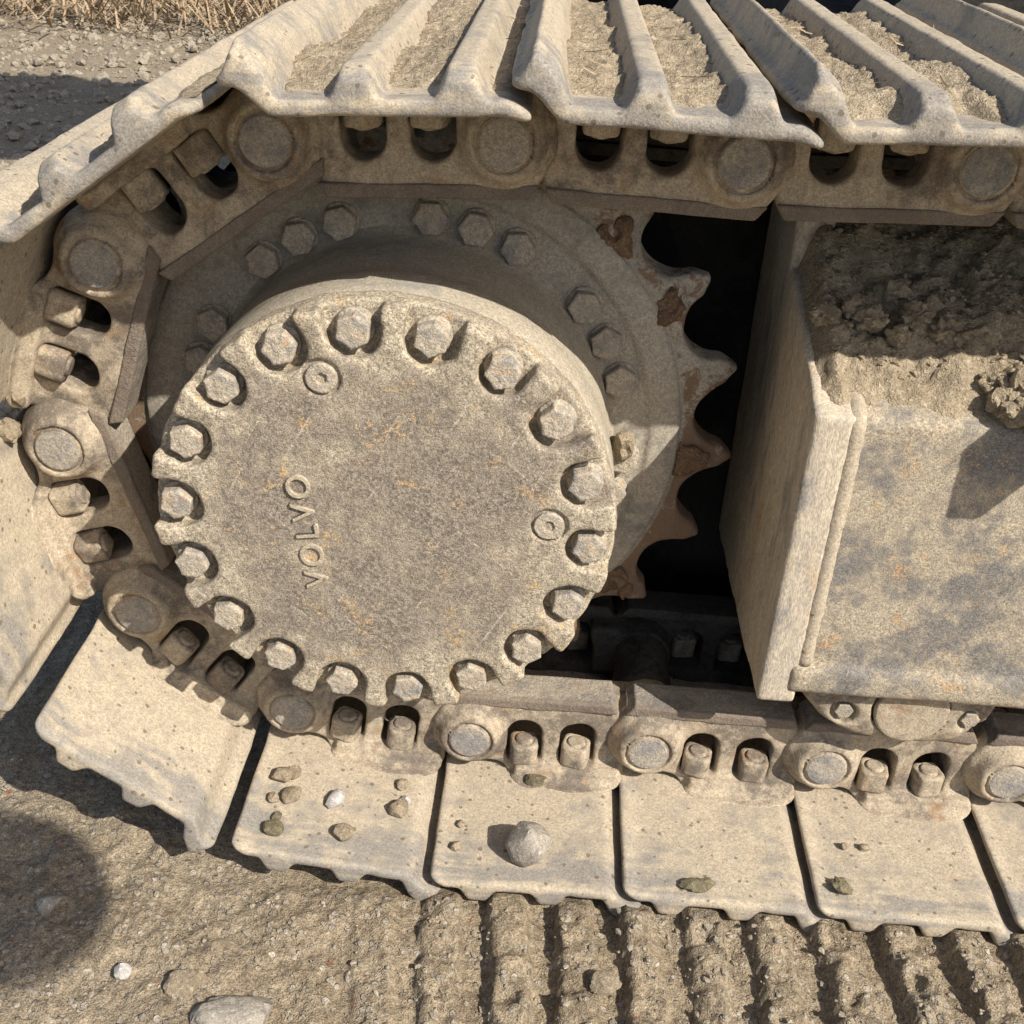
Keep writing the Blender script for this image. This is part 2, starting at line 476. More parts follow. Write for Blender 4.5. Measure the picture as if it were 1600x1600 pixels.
GH = ZG + ground_h(GX, GY)
V = np.stack([GX, GY, GH], -1).reshape(-1, 3)
nx_, ny_ = GX.shape
ii, jj = np.meshgrid(np.arange(nx_ - 1), np.arange(ny_ - 1), indexing='ij')
q0 = (ii * ny_ + jj).ravel()
F = np.stack([q0, q0 + ny_, q0 + ny_ + 1, q0 + 1], 1)
g_o = link_obj('ground', make_mesh('ground', V, F), M_GROUND)
g_o['kind'] = 'structure'

def gz(x, y):
    return float(GH[min(np.searchsorted(gx, x), len(gx) - 1), min(np.searchsorted(gy, y), len(gy) - 1)])

# ------------------------------------------------------------------ track chain: shared meshes
P = 0.19
CW = 0.255           # chain width, outer pin face to outer pin face
U_G = (0.0206, 0.091, 0.160)

def z_in(u):
    return -0.0488 + 0.005 * sstep(0.0, 1.0, (-0.005 - u) / 0.025) - 0.018 * sstep(0.0, 1.0, (u - 0.144) / 0.028)

def grouser(u, y, top=1.0):
    y0, y1 = -0.146, CW + 0.146
    e = np.minimum(y - y0, y1 - y)
    ramp_ = 0.70 + 0.30 * sstep(0.0, 0.022, e)
    H = 0
    for ug in U_G:
        w = np.abs(u - ug)
        H = np.maximum(H, 1 - sstep(0.0070, 0.0190, w))
    return 0.0200 * H * ramp_

def shoe_f(p):
    u, y, z = p
    zi = z_in(u)
    t = 0.0115 - 0.0035 * sstep(0.0, 0.02, -0.008 - u) - 0.003 * sstep(0.165, 0.185, u)
    wob = 0.0007 * fbm(u * 30, y * 30, z * 30, 5, 2)
    d = smax((z - zi), (zi - t - grouser(u, y)) - z, 0.0045) + wob
    edge = smax(np.maximum(-0.0265 - u, u - 0.184), np.maximum(-0.146 - y, y - CW - 0.146), 0.012) + 0.0012 * fbm(u * 40, y * 25, 0, 8, 2)
    return smax(d, edge, 0.006)

ME_SHOE = surfnet('shoe', shoe_f, (-0.034, -0.149, -0.098), (0.187, CW + 0.149, -0.042), 0.0024)

def window2d(u, z, uc):
    w = 0.0188
    box = np.maximum(np.abs(u - uc) - w, np.maximum(-0.0345 - z, z - 0.001))
    box = smax(np.abs(u - uc) - w, np.maximum(-0.0345 - z, z - 0.001), 0.006)
    cir = np.hypot(u - uc, z - 0.0005) - w
    return np.minimum(box, cir)

def link_f(p):
    u, y, z = p
    poly = sd_poly(u, z, [(0.050, -0.0488), (0.163, -0.0488), (0.166, -0.02), (0.160, 0.02), (0.153, 0.040),
                          (-0.0255, 0.040), (-0.038, 0.012), (-0.037, -0.012), (-0.022, -0.031), (0.02, -0.038)])
    d = smax(poly, sd_rng(y, 0.018 + 0.006 * sstep(0.11, 0.17, u), 0.054), 0.005)
    r = np.hypot(u, z)
    rad = 0.0285 + (0.0445 - 0.0285) * sstep(-0.006, 0.034, y)
    boss = smax((r - rad) * 0.92, sd_rng(y, 0.0015, 0.054), 0.004)
    d = smin(d, boss, 0.007)
    eye = smax(np.hypot(u - P, z) - 0.034, sd_rng(y, 0.056, 0.086), 0.004)
    neck = sd_box(p, (0.160, 0.066, 0.0), (0.032, 0.017, 0.032), 0.006)
    d = smin(d, smin(eye, neck, 0.006), 0.008)
    foot = sd_box(p, (0.106, 0.032, -0.0415), (0.057, 0.028, 0.0072), 0.005)
    skirt = smax(np.abs(z + 0.0494) - 0.0012, (np.sqrt(((u - 0.102) / 0.058) ** 4 + ((y - 0.024) / 0.037) ** 4) ** 0.5 - 1) * 0.03, 0.002)
    d = smin(d, smin(foot, skirt, 0.011), 0.010)
    for uc in (0.058, 0.115):
        d = smax(d, -window2d(u, z, uc), 0.004)
    ring = np.maximum(np.abs(r - 0.0232) - 0.0014, y - 0.005)
    d = smax(d, -ring, 0.0012)
    return d + 0.0007 * fbm(u * 45, y * 45, z * 45, 15, 3)

ME_LINK = surfnet('link_plate', link_f, (-0.046, -0.016, -0.052), (0.226, 0.089, 0.048), 0.0018)
ME_LINK_F = mirrored(ME_LINK, 'link_plate_far', CW)

def rail_f(p):
    u, y, z = p
    poly = sd_poly(u, z, [(0.1545, 0.0365), (0.1480, 0.0488), (-0.0180, 0.0488), (-0.0275, 0.0365)])
    d = smax(poly, sd_rng(y, 0.0162, 0.060), 0.0016)
    d = smax(d, (0.0162 - y) * 0.7 + (z - 0.0475) * 0.7, 0.0012)
    return d + 0.0005 * fbm(u * 30, y * 90, z * 90, 25, 3)

ME_RAIL = surfnet('rail', rail_f, (-0.033, 0.012, 0.034), (0.157, 0.062, 0.051), 0.0014)
ME_RAIL_F = mirrored(ME_RAIL, 'rail_far', CW)

def nut_f(p):
    x, y, z = p
    d = sd_box(p, (0, 0, 0), (0.0148, 0.0142, 0.0135), 0.0035)
    d = smax(d, (np.abs(x) + np.abs(y)) * 0.7071 - 0.0172, 0.003)
    cyl = smax(np.hypot(x, y) - 0.0092, sd_rng(z, 0.0, 0.0158), 0.0012)
    d = np.minimum(d, cyl)
    grv = np.maximum(np.abs(np.hypot(x, y) - 0.0100) - 0.0007, 0.0122 - z)
    d = smax(d, -grv, 0.0008)
    return d + 0.0004 * fbm(x * 110, y * 110, z * 110, 2, 2)

ME_NUT = surfnet('nut', nut_f, (-0.016, -0.016, -0.015), (0.016, 0.016, 0.017), 0.0012)
ME_PIN = lathe('pin', [(0, 0.0002), (0.012, 0.0), (0.0195, 0.0006), (0.0212, 0.0025), (0.0212, CW - 0.002), (0.0195, CW - 0.0005), (0, CW)], 48)
ME_BUSH = lathe('bushing', [(0.0, 0.056), (0.031, 0.056), (0.0315, 0.060), (0.0315, CW - 0.060), (0.031, CW - 0.056), (0.0, CW - 0.056)], 40)

def mud_mesh(seed, fill):
    us = np.arange(-0.026, 0.176, 0.0026); ys = np.arange(-0.135, CW + 0.13, 0.0034)
    U, Y = np.meshgrid(us, ys, indexing='ij')
    zo = z_in(U) - 0.0115
    cover = 0.5 + 0.9 * fbm(U * 14, Y * 9, seed * 3.1, seed, 3)
    bay = np.zeros_like(U)
    for a, b in ((0.036, 0.077), (0.106, 0.146)):
        bay = np.maximum(bay, sstep(a - 0.014, a + 0.001, U) * (1 - sstep(b - 0.001, b + 0.014, U)))
    bay = np.maximum(bay, 0.5 * sstep(-0.026, -0.016, U) * (1 - sstep(-0.006, 0.008, U)))
    frontfall = sstep(-0.128, -0.085, Y + 0.015 * fbm(U * 50, Y * 20, seed, seed + 4, 2))
    t = bay * frontfall * (0.0045 + 0.75 * fill * np.clip(cover, 0.0, 1.3))
    t = t + bay * frontfall * (0.0022 * fbm(U * 45, Y * 45, seed, seed + 9, 3) + 0.0028 * fbm(U * 170, Y * 170, seed, seed + 11, 2))
    Z = zo - t + 0.0022
    V = np.stack([U, Y, Z], -1).reshape(-1, 3)
    a, b = U.shape
    ii, jj = np.meshgrid(np.arange(a - 1), np.arange(b - 1), indexing='ij')
    q = (ii * b + jj).ravel()
    keep = (t[:-1, :-1].ravel() > 0.0010) | (t[1:, 1:].ravel() > 0.0010)
    F = np.stack([q, q + 1, q + b + 1, q + b], 1)[keep]
    return make_mesh('caked_mud', V, F)

CHAIN = [  # pin position (x, z) going round counter-clockwise, and what is seen of that link
    ((0.8310, 0.3120), 'dusty triple-bar track link on the upper run, mostly outside the right edge', 0.010),
    ((0.6430, 0.3090), 'dusty mud-packed track link at the upper right corner', 0.010),
    ((0.4545, 0.3076), 'dusty track link on the upper run just left of the upper right corner', 0.012),
    ((0.2675, 0.3011), 'dusty track link above the sprocket teeth, its two mud pockets packed full', 0.011),
    ((0.0782, 0.3054), 'dusty track link lying flat right above the round drive cover', 0.011),
    ((-0.1123, 0.2954), 'tilted track link at the upper left bend with smooth worn outer bars', 0.006),
    ((-0.2640, 0.1844), 'steep track link at the far left, half in shade with a rusty rail', 0.004),
    ((-0.3224, 0.0032), 'sunlit track link at the far left with a pale round pin end', None),
    ((-0.2693, -0.1791), 'shaded track link at the lower left bend with a broad bare shoe', None),
    ((-0.1172, -0.2924), 'track link below the drive cover with many pebbles on its shoe', None),
    ((0.0711, -0.3141), 'track link on the ground with one large stone on its shoe', None),
    ((0.2600, -0.3130), 'dusty track link on the ground left of the bottom roller, olive clod at its edge', None),
    ((0.4478, -0.3165), 'dusty track link on the ground under the bottom roller', None),
    ((0.6390, -0.3172), 'dusty track link on the ground at the lower right edge', None),
    ((0.8290, -0.3172), None, None),
]
SEG = []
for n in range(len(CHAIN) - 1):
    (x0, z0), label, fill = CHAIN[n]
    (x1, z1) = CHAIN[n + 1][0]
    ang = math.atan2(z1 - z0, x1 - x0)
    root = link_obj('track_link', None, None, None, (x0, 0, z0), (0, -ang, 0))
    tag(root, label, 'track link', 'links of the crawler track')
    SEG.append(root)
    sh = link_obj('shoe', ME_SHOE, M_SHOE, root)
    if fill:
        md = link_obj('caked_mud', mud_mesh(n + 3, fill), M_MUD, sh)
        md['label'] = 'dry crumbly mud packed between the bars'
    lp = link_obj('link_plate', ME_LINK, M_LINK, root)
    link_obj('rail', ME_RAIL, M_RAIL, lp)
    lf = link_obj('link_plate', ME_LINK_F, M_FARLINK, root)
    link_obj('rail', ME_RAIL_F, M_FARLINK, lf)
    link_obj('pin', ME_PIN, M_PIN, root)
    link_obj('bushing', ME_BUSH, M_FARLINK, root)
    for k, uc in enumerate((0.058, 0.115)):
        rr = random.Random(n * 5 + k)
        link_obj('nut', ME_NUT, M_LINK, root, (uc + rr.uniform(-0.002, 0.002), 0.0225, -0.0225 + rr.uniform(-0.001, 0.001)), (0, 0, rr.uniform(-0.35, 0.35)))
        link_obj('nut', ME_NUT, M_LINK, root, (uc, CW - 0.0225, -0.0225), (0, 0, rr.uniform(-0.3, 0.3)))

# straws caught in the mud on the upper run
R_ = random.Random(31)
M_STRAW = earth('dry_straw', (0.40, 0.305, 0.195), (0.31, 0.22, 0.135), (0.47, 0.375, 0.25), 8, 0.1)
V = []; F = []
for k in range(110):
    n = R_.choice((1, 2, 2, 3, 3, 4, 4, 5, 5, 6))
    sg = SEG[n]
    u = R_.choice((R_.uniform(0.036, 0.078), R_.uniform(0.106, 0.146), R_.uniform(-0.02, 0.004)))
    y = R_.uniform(-0.09, 0.30)
    a = R_.uniform(0, 3.14); L = R_.uniform(0.006, 0.026); w = R_.uniform(0.0003, 0.0006)
    z = -0.0605 - R_.uniform(0.006, 0.0125); lift = R_.uniform(-0.002, 0.007)
    mw = Matrix.Translation(sg.location) @ sg.rotation_euler.to_matrix().to_4x4()
    q = len(V)
    for t, ww in ((0, 1), (0.5, 1), (1, 0.4)):
        cx, cy = u + math.cos(a) * L * t, y + math.sin(a) * L * t
        zz = z - lift * t * t
        for sd in (-1, 1):
            V.append(tuple(mw @ Vector((cx - math.sin(a) * w * ww * sd, cy + math.cos(a) * w * ww * sd, zz - 0.0004 * sd))))
    F += [(q, q + 1, q + 3, q + 2), (q + 2, q + 3, q + 5, q + 4)]
o = link_obj('straw_bits', make_mesh('straw_bits', V, F, False), M_STRAW)
tag(o, 'short dry straws caught in the mud on the upper track run', 'straw', None, 'stuff')

# ------------------------------------------------------------------ final drive with sprocket and cover
drive = link_obj('final_drive', None, None, None, (-0.006, 0, 0.002))
tag(drive, 'round dusty final drive with bolted cover and toothed sprocket inside the track bend', 'final drive')
YF = -0.0935            # front face of the cover
RB = 0.1767
PH = 1.698
BANG = [PH - k * math.pi / 9 for k in range(18)]
PLUGS = [(-0.048, 0.135), (0.141, 0.013)]

def cover_f(p):
    x, y, z = p
    r = np.hypot(x, z)
    a = np.arctan2(z, x)
    k = np.round((a - PH) / (math.pi / 9)) * (math.pi / 9) + PH
    rl = r * np.cos(a - k); tl = r * np.sin(a - k)     # radial and sideways distance from the bolt axis line
    rim = 0.1985 + 0.0012 * fbm(x * 22, y * 22, z * 22, 71, 2)
    d = smax(r - rim, sd_rng(y, YF, -0.055), 0.005)
    hw = 0.0215 + 0.0015 * vnoise(np.round(k * 5.73), 0, 0, 5)
    slot = np.where(rl > RB, np.abs(tl) - hw, np.hypot(rl - RB, tl) - hw)
    pocket = smax(slot, y - (YF + 0.0180), 0.003)
    d = smax(d, -pocket, 0.0045)
    for px, pz in PLUGS:
        q = np.hypot(x - px, z - pz)
        d = smax(d, -np.maximum(np.abs(q - 0.0143) - 0.0012, y - (YF + 0.004)), 0.001)
        d = smax(d, -np.maximum(q - 0.0125, y - (YF + 0.0015)), 0.001)
    dent = 0.0005 * fbm(x * 25, y * 25, z * 25, 77, 3) + 0.0012 * np.clip(r - 0.12, 0, 0.06) / 0.06 * fbm(x * 60, y * 60, z * 60, 79, 2)
    return d + dent

cov = link_obj('cover', surfnet('cover', cover_f, (-0.202, YF - 0.002, -0.202), (0.202, -0.054, 0.202), 0.0018), M_COVER, drive)
cov['label'] = 'round flat cover plate with raised lettering and scalloped rim'

def bolt_f(p):
    x, y, z = p
    hexd = np.maximum(np.abs(x), np.maximum(np.abs(0.5 * x + 0.866 * z), np.abs(0.5 * x - 0.866 * z))) - 0.0140
    d = smax(hexd, sd_rng(y, -0.0135, 0.001), 0.002)
    d = smax(d, (np.hypot(x, z) - 0.0172 - (y + 0.0135) * 0.9) * 0.75, 0.002)
    d = np.minimum(d, smax(np.hypot(x, z) - 0.0172, sd_rng(y, -0.0032, 0.001), 0.001))
    return d + 0.0006 * fbm(x * 120, y * 120, z * 120, 3, 2)
ME_BOLT = surfnet('bolt', bolt_f, (-0.018, -0.015, -0.018), (0.018, 0.002, 0.018), 0.0012)
rr = random.Random(4)
for a in BANG:
    link_obj('bolt', ME_BOLT, M_BOLT, cov, (RB * math.cos(a), YF + 0.0172 + rr.uniform(-0.001, 0.001), RB * math.sin(a)), (0, rr.uniform(0, 1.05), 0), (0.93, 1.22, 0.93))

def plug_f(p):
    x, y, z = p
    d = smax(np.hypot(x, z) - 0.0128, sd_rng(y, 0.0, 0.005), 0.001)
    hexd = np.maximum(np.abs(x), np.maximum(np.abs(0.5 * x + 0.866 * z), np.abs(0.5 * x - 0.866 * z))) - 0.0042
    d = smax(d, -np.maximum(hexd, y - 0.004), 0.0008)
    return d + 0.0003 * fbm(x * 150, y * 150, z * 150, 3, 2)
ME_PLUG = surfnet('plug', plug_f, (-0.014, -0.001, -0.014), (0.014, 0.006, 0.014), 0.0008)
for px, pz in PLUGS:
    link_obj('plug', ME_PLUG, M_BOLT, cov, (px, YF - 0.0002, pz), (0, rr.uniform(0, 1), 0))

# raised lettering, running upwards on the cover
fc = bpy.data.curves.new('lettering', 'FONT')
fc.body = 'VOLVO'
fc.size = 0.0285
fc.space_character = 1.30
fc.extrude = 0.0016
fc.bevel_depth = 0.0004
fc.align_x = 'CENTER'; fc.align_y = 'CENTER'
tmp = bpy.data.objects.new('tmp', fc)
COL.objects.link(tmp)
dg = bpy.context.evaluated_depsgraph_get()
txt_me = bpy.data.meshes.new_from_object(tmp.evaluated_get(dg))
bpy.data.objects.remove(tmp)
txt_me.materials.clear()
tx = link_obj('lettering', txt_me, M_SHOE, cov, (-0.063, YF - 0.0004, -0.008))
tx.rotation_euler = (Matrix.Rotation(R(-98), 3, 'Y') @ Matrix.Rotation(R(90), 3, 'X')).to_euler()
tx['label'] = 'raised maker name cast on the cover, running upwards'

hous = link_obj('housing', lathe('housing', [(0.150, -0.056), (0.1975, -0.056), (0.1985, -0.050), (0.1985, -0.010), (0.1965, -0.006), (0.1955, 0.02),
                                           (0.1945, 0.085), (0.197, 0.100), (0.203, 0.108), (0.203, 0.16), (0.19, 0.17), (0.17, 0.30), (0.0, 0.30)], 160), M_DRIVE, drive)
hous['label'] = 'plain drum of the drive between cover and sprocket'

def spr_f(p):
    x, y, z = p
    r = np.hypot(x, z); a = np.arctan2(z, x)
    st = 2 * math.pi / 21
    k = np.round((a + 0.058 - st / 2) / st) * st - 0.058 + st / 2
    rl = r * np.cos(a - k); tl = np.abs(r * np.sin(a - k))
    pocket = np.hypot(rl - 0.3145, tl) - 0.0335
    wedge = smax((tl - (0.0330 + (rl - 0.308) * 1.05)) * 0.7, 0.308 - rl, 0.006)
    pocket = smin(pocket, wedge, 0.003)
    d2 = smax(r - 0.3240, -pocket, 0.0015)
    d = smax(d2, sd_rng(y, 0.110 + 0.25 * np.clip(r - 0.29, 0, 1), 0.146 - 0.25 * np.clip(r - 0.29, 0, 1)), 0.005)
    step = 0.1015 + 0.0045 * (1 - sstep(0.232, 0.240, r)) + 0.0025 * sstep(0.250, 0.266, r)
    disc = smax(r - 0.2665, np.maximum(step - y, y - 0.15), 0.004)
    d = smin(d, disc, 0.003)
    d = smax(d, 0.190 - r, 0.003)
    return d + 0.0010 * fbm(x * 35, y * 35, z * 35, 91, 3)
spr = link_obj('sprocket', surfnet('sprocket', spr_f, (-0.325, 0.098, -0.325), (0.325, 0.152, 0.325), 0.0026), M_TOOTH, drive)
spr['label'] = 'toothed sprocket ring with bolts in groups of three'
for k in range(32):
    if k % 4 == 0: continue
    a = 0.115 + k * 2 * math.pi / 32
    link_obj('bolt', ME_BOLT, M_BOLT, spr, (0.2125 * math.cos(a), 0.1058, 0.2125 * math.sin(a)), (0, rr.uniform(0, 1.05), 0), (1.02, 1.0, 1.02))
# mud packed at the tooth roots: wedges that narrow towards the tooth tip
for k in (-2, 0, 2, 3):
    a = -0.058 + k * 2 * math.pi / 21
    ln = 0.027 if k <= 0 else 0.019
    def blob_f(p, k=k, ln=ln):
        x, y, z = p
        w = 0.024 * np.clip(1 - (x + 0.014) / (ln + 0.030), 0.10, 1)
        q = smax(np.abs(z + 0.003) - w, np.maximum(-0.010 - x, x - ln), 0.006)
        q = smax(q, np.abs(y) - 0.0055, 0.005)
        return q + 0.0052 * fbm(x * 75 + k, y * 75, z * 75, 5 + k, 3)
    mm = surfnet('mud_clump', blob_f, (-0.016, -0.012, -0.028), (0.034, 0.012, 0.026), 0.0017)
    link_obj('mud_clump', mm, M_BRMUD, spr, (0.275 * math.cos(a), 0.1110, 0.275 * math.sin(a)), (0, -a, 0))

# ------------------------------------------------------------------ track frame
FX = 0.35
PROF = [(-0.041, -0.178), (-0.041, 0.108), (0.075, 0.148), (0.155, 0.168), (0.30, 0.205), (0.30, -0.20), (0.10, -0.188)]
frame = link_obj('track_undercarriage', None, None, None, (FX, 0, -0.2))
tag(frame, 'dusty welded track frame with sloping dirt-covered top at the right', 'track frame')

def frame_f(p):
    x, y, z = p
    d2 = sd_poly(y, z + 0.0, PROF)
    main = smax(d2, sd_rng(x, FX + 0.03, 1.75), 0.006)
    lowbar = sd_box(p, (1.076, -0.0340, -0.166), (0.70, 0.0125, 0.0150), 0.003)
    d = smin(main, lowbar, 0.007)
    return d + 0.0008 * fbm(x * 18, y * 18, z * 18, 101, 3)
body = link_obj('side_plate', surfnet('side_plate', frame_f, (FX + 0.028, -0.052, -0.205), (1.78, 0.304, 0.210), 0.0050), M_FRAME, frame, (-FX, 0, 0.2))
E_PROF = [(-0.042, -0.196), (-0.042, 0.109), (0.075, 0.150), (0.155, 0.172), (0.165, 0.235), (0.30, 0.255), (0.30, -0.208), (0.06, -0.203)]
def endp_f(p):
    x, y, z = p
    d2 = sd_poly(y, z, E_PROF)
    d = smax(d2, sd_rng(x, FX, FX + 0.036), 0.004)
    return d + 0.0007 * fbm(x * 30, y * 30, z * 12, 111, 3)
endp = link_obj('end_plate', surfnet('end_plate', endp_f, (FX - 0.003, -0.046, -0.212), (FX + 0.039, 0.304, 0.258), 0.003), M_ENDP, frame, (-FX, 0, 0.2))
endp['label'] = 'thick shaded end plate facing the sprocket'
def tube(name, pts, r, n=10, wob=0.0, seed=0):
    V = []; F = []
    rg = random.Random(seed)
    for k, c in enumerate(pts):
        c = Vector(c)
        t = (Vector(pts[min(k + 1, len(pts) - 1)]) - Vector(pts[max(k - 1, 0)])).normalized()
        s = t.cross(Vector((1, 0.13, 0.2))).normalized(); b = t.cross(s)
        r_ = r * (1 + rg.uniform(-wob, wob))
        for a in range(n):
            an = 2 * math.pi * a / n
            V.append(c + (s * math.cos(an) + b * math.sin(an)) * r_)
    for k in range(len(pts) - 1):
        for a in range(n):
            F.append((k * n + a, k * n + (a + 1) % n, (k + 1) * n + (a + 1) % n, (k + 1) * n + a))
    me = make_mesh(name, V, F)
    bm = bmesh.new(); bm.from_mesh(me)
    bmesh.ops.holes_fill(bm, edges=bm.edges, sides=n + 1)
    bmesh.ops.recalc_face_normals(bm, faces=bm.faces); bm.to_mesh(me); bm.free()
    return me
wp = []
path = [(-0.0345, -0.150), (-0.0345, 0.102), (-0.032, 0.1055), (0.075, 0.1430), (0.13, 0.1570)]
for a, b in zip(path[:-1], path[1:]):
    L = math.hypot(b[0] - a[0], b[1] - a[1]); n = max(1, int(L / 0.006))
    for k in range(n):
        t = k / n
        wp.append((FX + 0.0375, a[0] + (b[0] - a[0]) * t, a[1] + (b[1] - a[1]) * t))
wb = link_obj('weld_bead', tube('weld_bead', wp, 0.0095, 14, 0.04, 3), M_SHOE, frame, (-FX, 0, 0.2))
link_obj('shade_disc', lathe('shade_disc', [(0.0, 0.306), (0.295, 0.306), (0.295, 0.328), (0.0, 0.328)], 64), M_BLACK, frame, (-FX - 0.006, 0, 0.202))  # black disc added behind the sprocket to keep the gap dark
# added dark backing plate; added unseen lug throws the notched shadow on the frame side
def box_mesh(name, lo, hi, bev=0.004):
    bm = bmesh.new()
    bmesh.ops.create_cube(bm, size=1)
    for v in bm.verts:
        v.co = Vector([(lo[n] + hi[n]) / 2 + v.co[n] * (hi[n] - lo[n]) for n in range(3)])
    bmesh.ops.bevel(bm, geom=bm.edges[:], offset=bev, segments=2, affect='EDGES')
    me = bpy.data.meshes.new(name); bm.to_mesh(me); bm.free()
    return me
link_obj('shade_plate', box_mesh('shade_plate', (-0.05, 0.332, -0.355), (0.60, 0.345, 0.26)), M_BLACK, frame, (-FX, 0, 0.2))
def lug_f(p):
    x, y, z = p
    d = sd_box(p, (0.640, -0.085, 0.205), (0.060, 0.05, 0.009), 0.004)
    d = np.minimum(d, sd_box(p, (0.597, -0.115, 0.178), (0.015, 0.020, 0.032), 0.004))
    return d + 0.001 * fbm(x * 30, y * 30, z * 30, 5, 2)
link_obj('shadow_lug', surfnet('shadow_lug', lug_f, (0.575, -0.140, 0.142), (0.705, -0.03, 0.220), 0.003), M_FRAME, frame, (-FX, 0, 0.2))

# dirt heaped on the sloping top
def roof(y):
    return np.interp(y, [-0.041, 0.075, 0.155, 0.30], [0.108, 0.148, 0.168, 0.205])
us = np.arange(FX + 0.004, 1.2, 0.0036); ys = np.arange(-0.0405, 0.30, 0.0036)
U, Y = np.meshgrid(us, ys, indexing='ij')
edge = -0.022 + 0.014 * fbm(U * 16, Y * 0, 0.5, 121, 3) - 0.012 * sstep(0.46, 0.56, U)
th = sstep(edge - 0.005, edge + 0.08, Y) * 0.024 + 0.026 * sstep(0.08, 0.24, Y) + 0.022 * sstep(0.48, 0.56, U) * sstep(-0.02, 0.03, Y)
act = sstep(edge - 0.015, edge + 0.02, Y) * sstep(FX + 0.002, FX + 0.022, U) * sstep(-0.041, -0.026, Y)
cl = np.abs(fbm(U * 42, Y * 42, 0.3, 131, 3, 0.6))
rough_ = 1.35 * 0.0075 * fbm(U * 20, Y * 20, 0.2, 125, 3) + 0.0055 * (0.55 - cl) + 0.0042 * fbm(U * 105, Y * 105, 0.1, 128, 2) + 0.004 * (0.4 - np.abs(fbm(U * 75, Y * 75, 0.6, 133, 2)))
Zm = roof(Y) - 0.002 + act * (th + rough_ + 0.003)
V = np.stack([U, Y, Zm], -1).reshape(-1, 3)
a_, b_ = U.shape
ii, jj = np.meshgrid(np.arange(a_ - 1), np.arange(b_ - 1), indexing='ij')
q = (ii * b_ + jj).ravel()
F = np.stack([q, q + b_, q + b_ + 1, q + 1], 1)
keep = (act[:-1, :-1].ravel() > 0.02)
dh = link_obj('dirt_heap', make_mesh('dirt_heap', V, F[keep]), M_MUD)
tag(dh, 'dry crumbled dirt heaped on the sloping top of the track frame', 'dirt', None, 'stuff')

# ------------------------------------------------------------------ stones and clods
def rock_mesh(name, seed, sx, sy, sz, rough=0.22, sub=3, freq=1.6, cuts=10):
    bm = bmesh.new()
    bmesh.ops.create_icosphere(bm, subdivisions=sub, radius=1)
    co = np.array([v.co[:] for v in bm.verts])
    nn = fbm(co[:, 0] * freq, co[:, 1] * freq, co[:, 2] * freq, seed, 3)
    rg = np.random.RandomState(seed)
    fac = 1 + rough * nn
    for _ in range(cuts):                    # knock flat facets into it
        d = rg.normal(size=3); d /= np.linalg.norm(d)
        h = rg.uniform(0.62, 0.9)
        dot = (co * fac[:, None]) @ d
        fac = np.where(dot > h, fac * h / np.maximum(dot, 1e-6), fac)
    co = co * fac[:, None] * np.array([sx, sy, sz])
    for v, c in zip(bm.verts, co): v.co = c
    me = bpy.data.meshes.new(name); bm.to_mesh(me); bm.free()
    me.polygons.foreach_set('use_smooth', np.full(len(me.polygons), True))
    me.set_sharp_from_angle(angle=R(24))
    return me

NS = [0]
def stone(name, label, cat, loc, size, mat, group=None, rot=0.0, rough=0.22, freq=1.6, sink=0.2, cuts=10):
    NS[0] += 1
    sx, sy, sz = size
    me = rock_mesh(name, NS[0] * 13 + 5, sx * 1.12, sy * 1.12, sz * 1.12, rough, 4 if sx > 0.012 else 3, freq, cuts)
    o = link_obj(name, me, mat, None, (loc[0], loc[1], loc[2] + sz * (1 - sink)), (0, 0, rot))
    tag(o, label, cat, group)
    return o

GS = 'stones and clods lying on the track shoes'
stone('stone', 'largest pale stone sitting alone on a track shoe', 'stone', (0.138, -0.104, -0.363), (0.021, 0.021, 0.026), M_STONE, GS, 0.4, 0.12)
stone('clod', 'dark crumbly clod at the foot of the link beside the large stone', 'clod', (0.143, -0.003, -0.363), (0.011, 0.007, 0.007), M_GREEN, GS, 0.2, 0.4, 2.5)
stone('pebble', 'small brown pebble left of the large stone', 'pebble', (0.067, -0.102, -0.363), (0.005, 0.0055, 0.005), M_CLOD, GS)
stone('pebble', 'tiny brown pebble up-left of the large stone', 'pebble', (0.069, -0.071, -0.363), (0.004, 0.0045, 0.003), M_CLOD, GS)
stone('clod', 'flat olive clod at the front edge of a track shoe', 'clod', (0.307, -0.130, -0.363), (0.020, 0.007, 0.006), M_GREEN, GS, 0.1, 0.3, 2.5)
stone('clod', 'crumbly olive clod on the shoe under the bottom roller', 'clod', (0.450, -0.117, -0.365), (0.009, 0.010, 0.007), M_GREEN, GS, 0.7, 0.5, 2.8)
stone('pebble', 'left of two small brown pebbles on the shoe under the bottom roller', 'pebble', (0.463, -0.060, -0.365), (0.0045, 0.004, 0.004), M_CLOD, GS)
stone('pebble', 'right of two small brown pebbles on the shoe under the bottom roller', 'pebble', (0.484, -0.060, -0.365), (0.005, 0.004, 0.004), M_CLOD, GS)
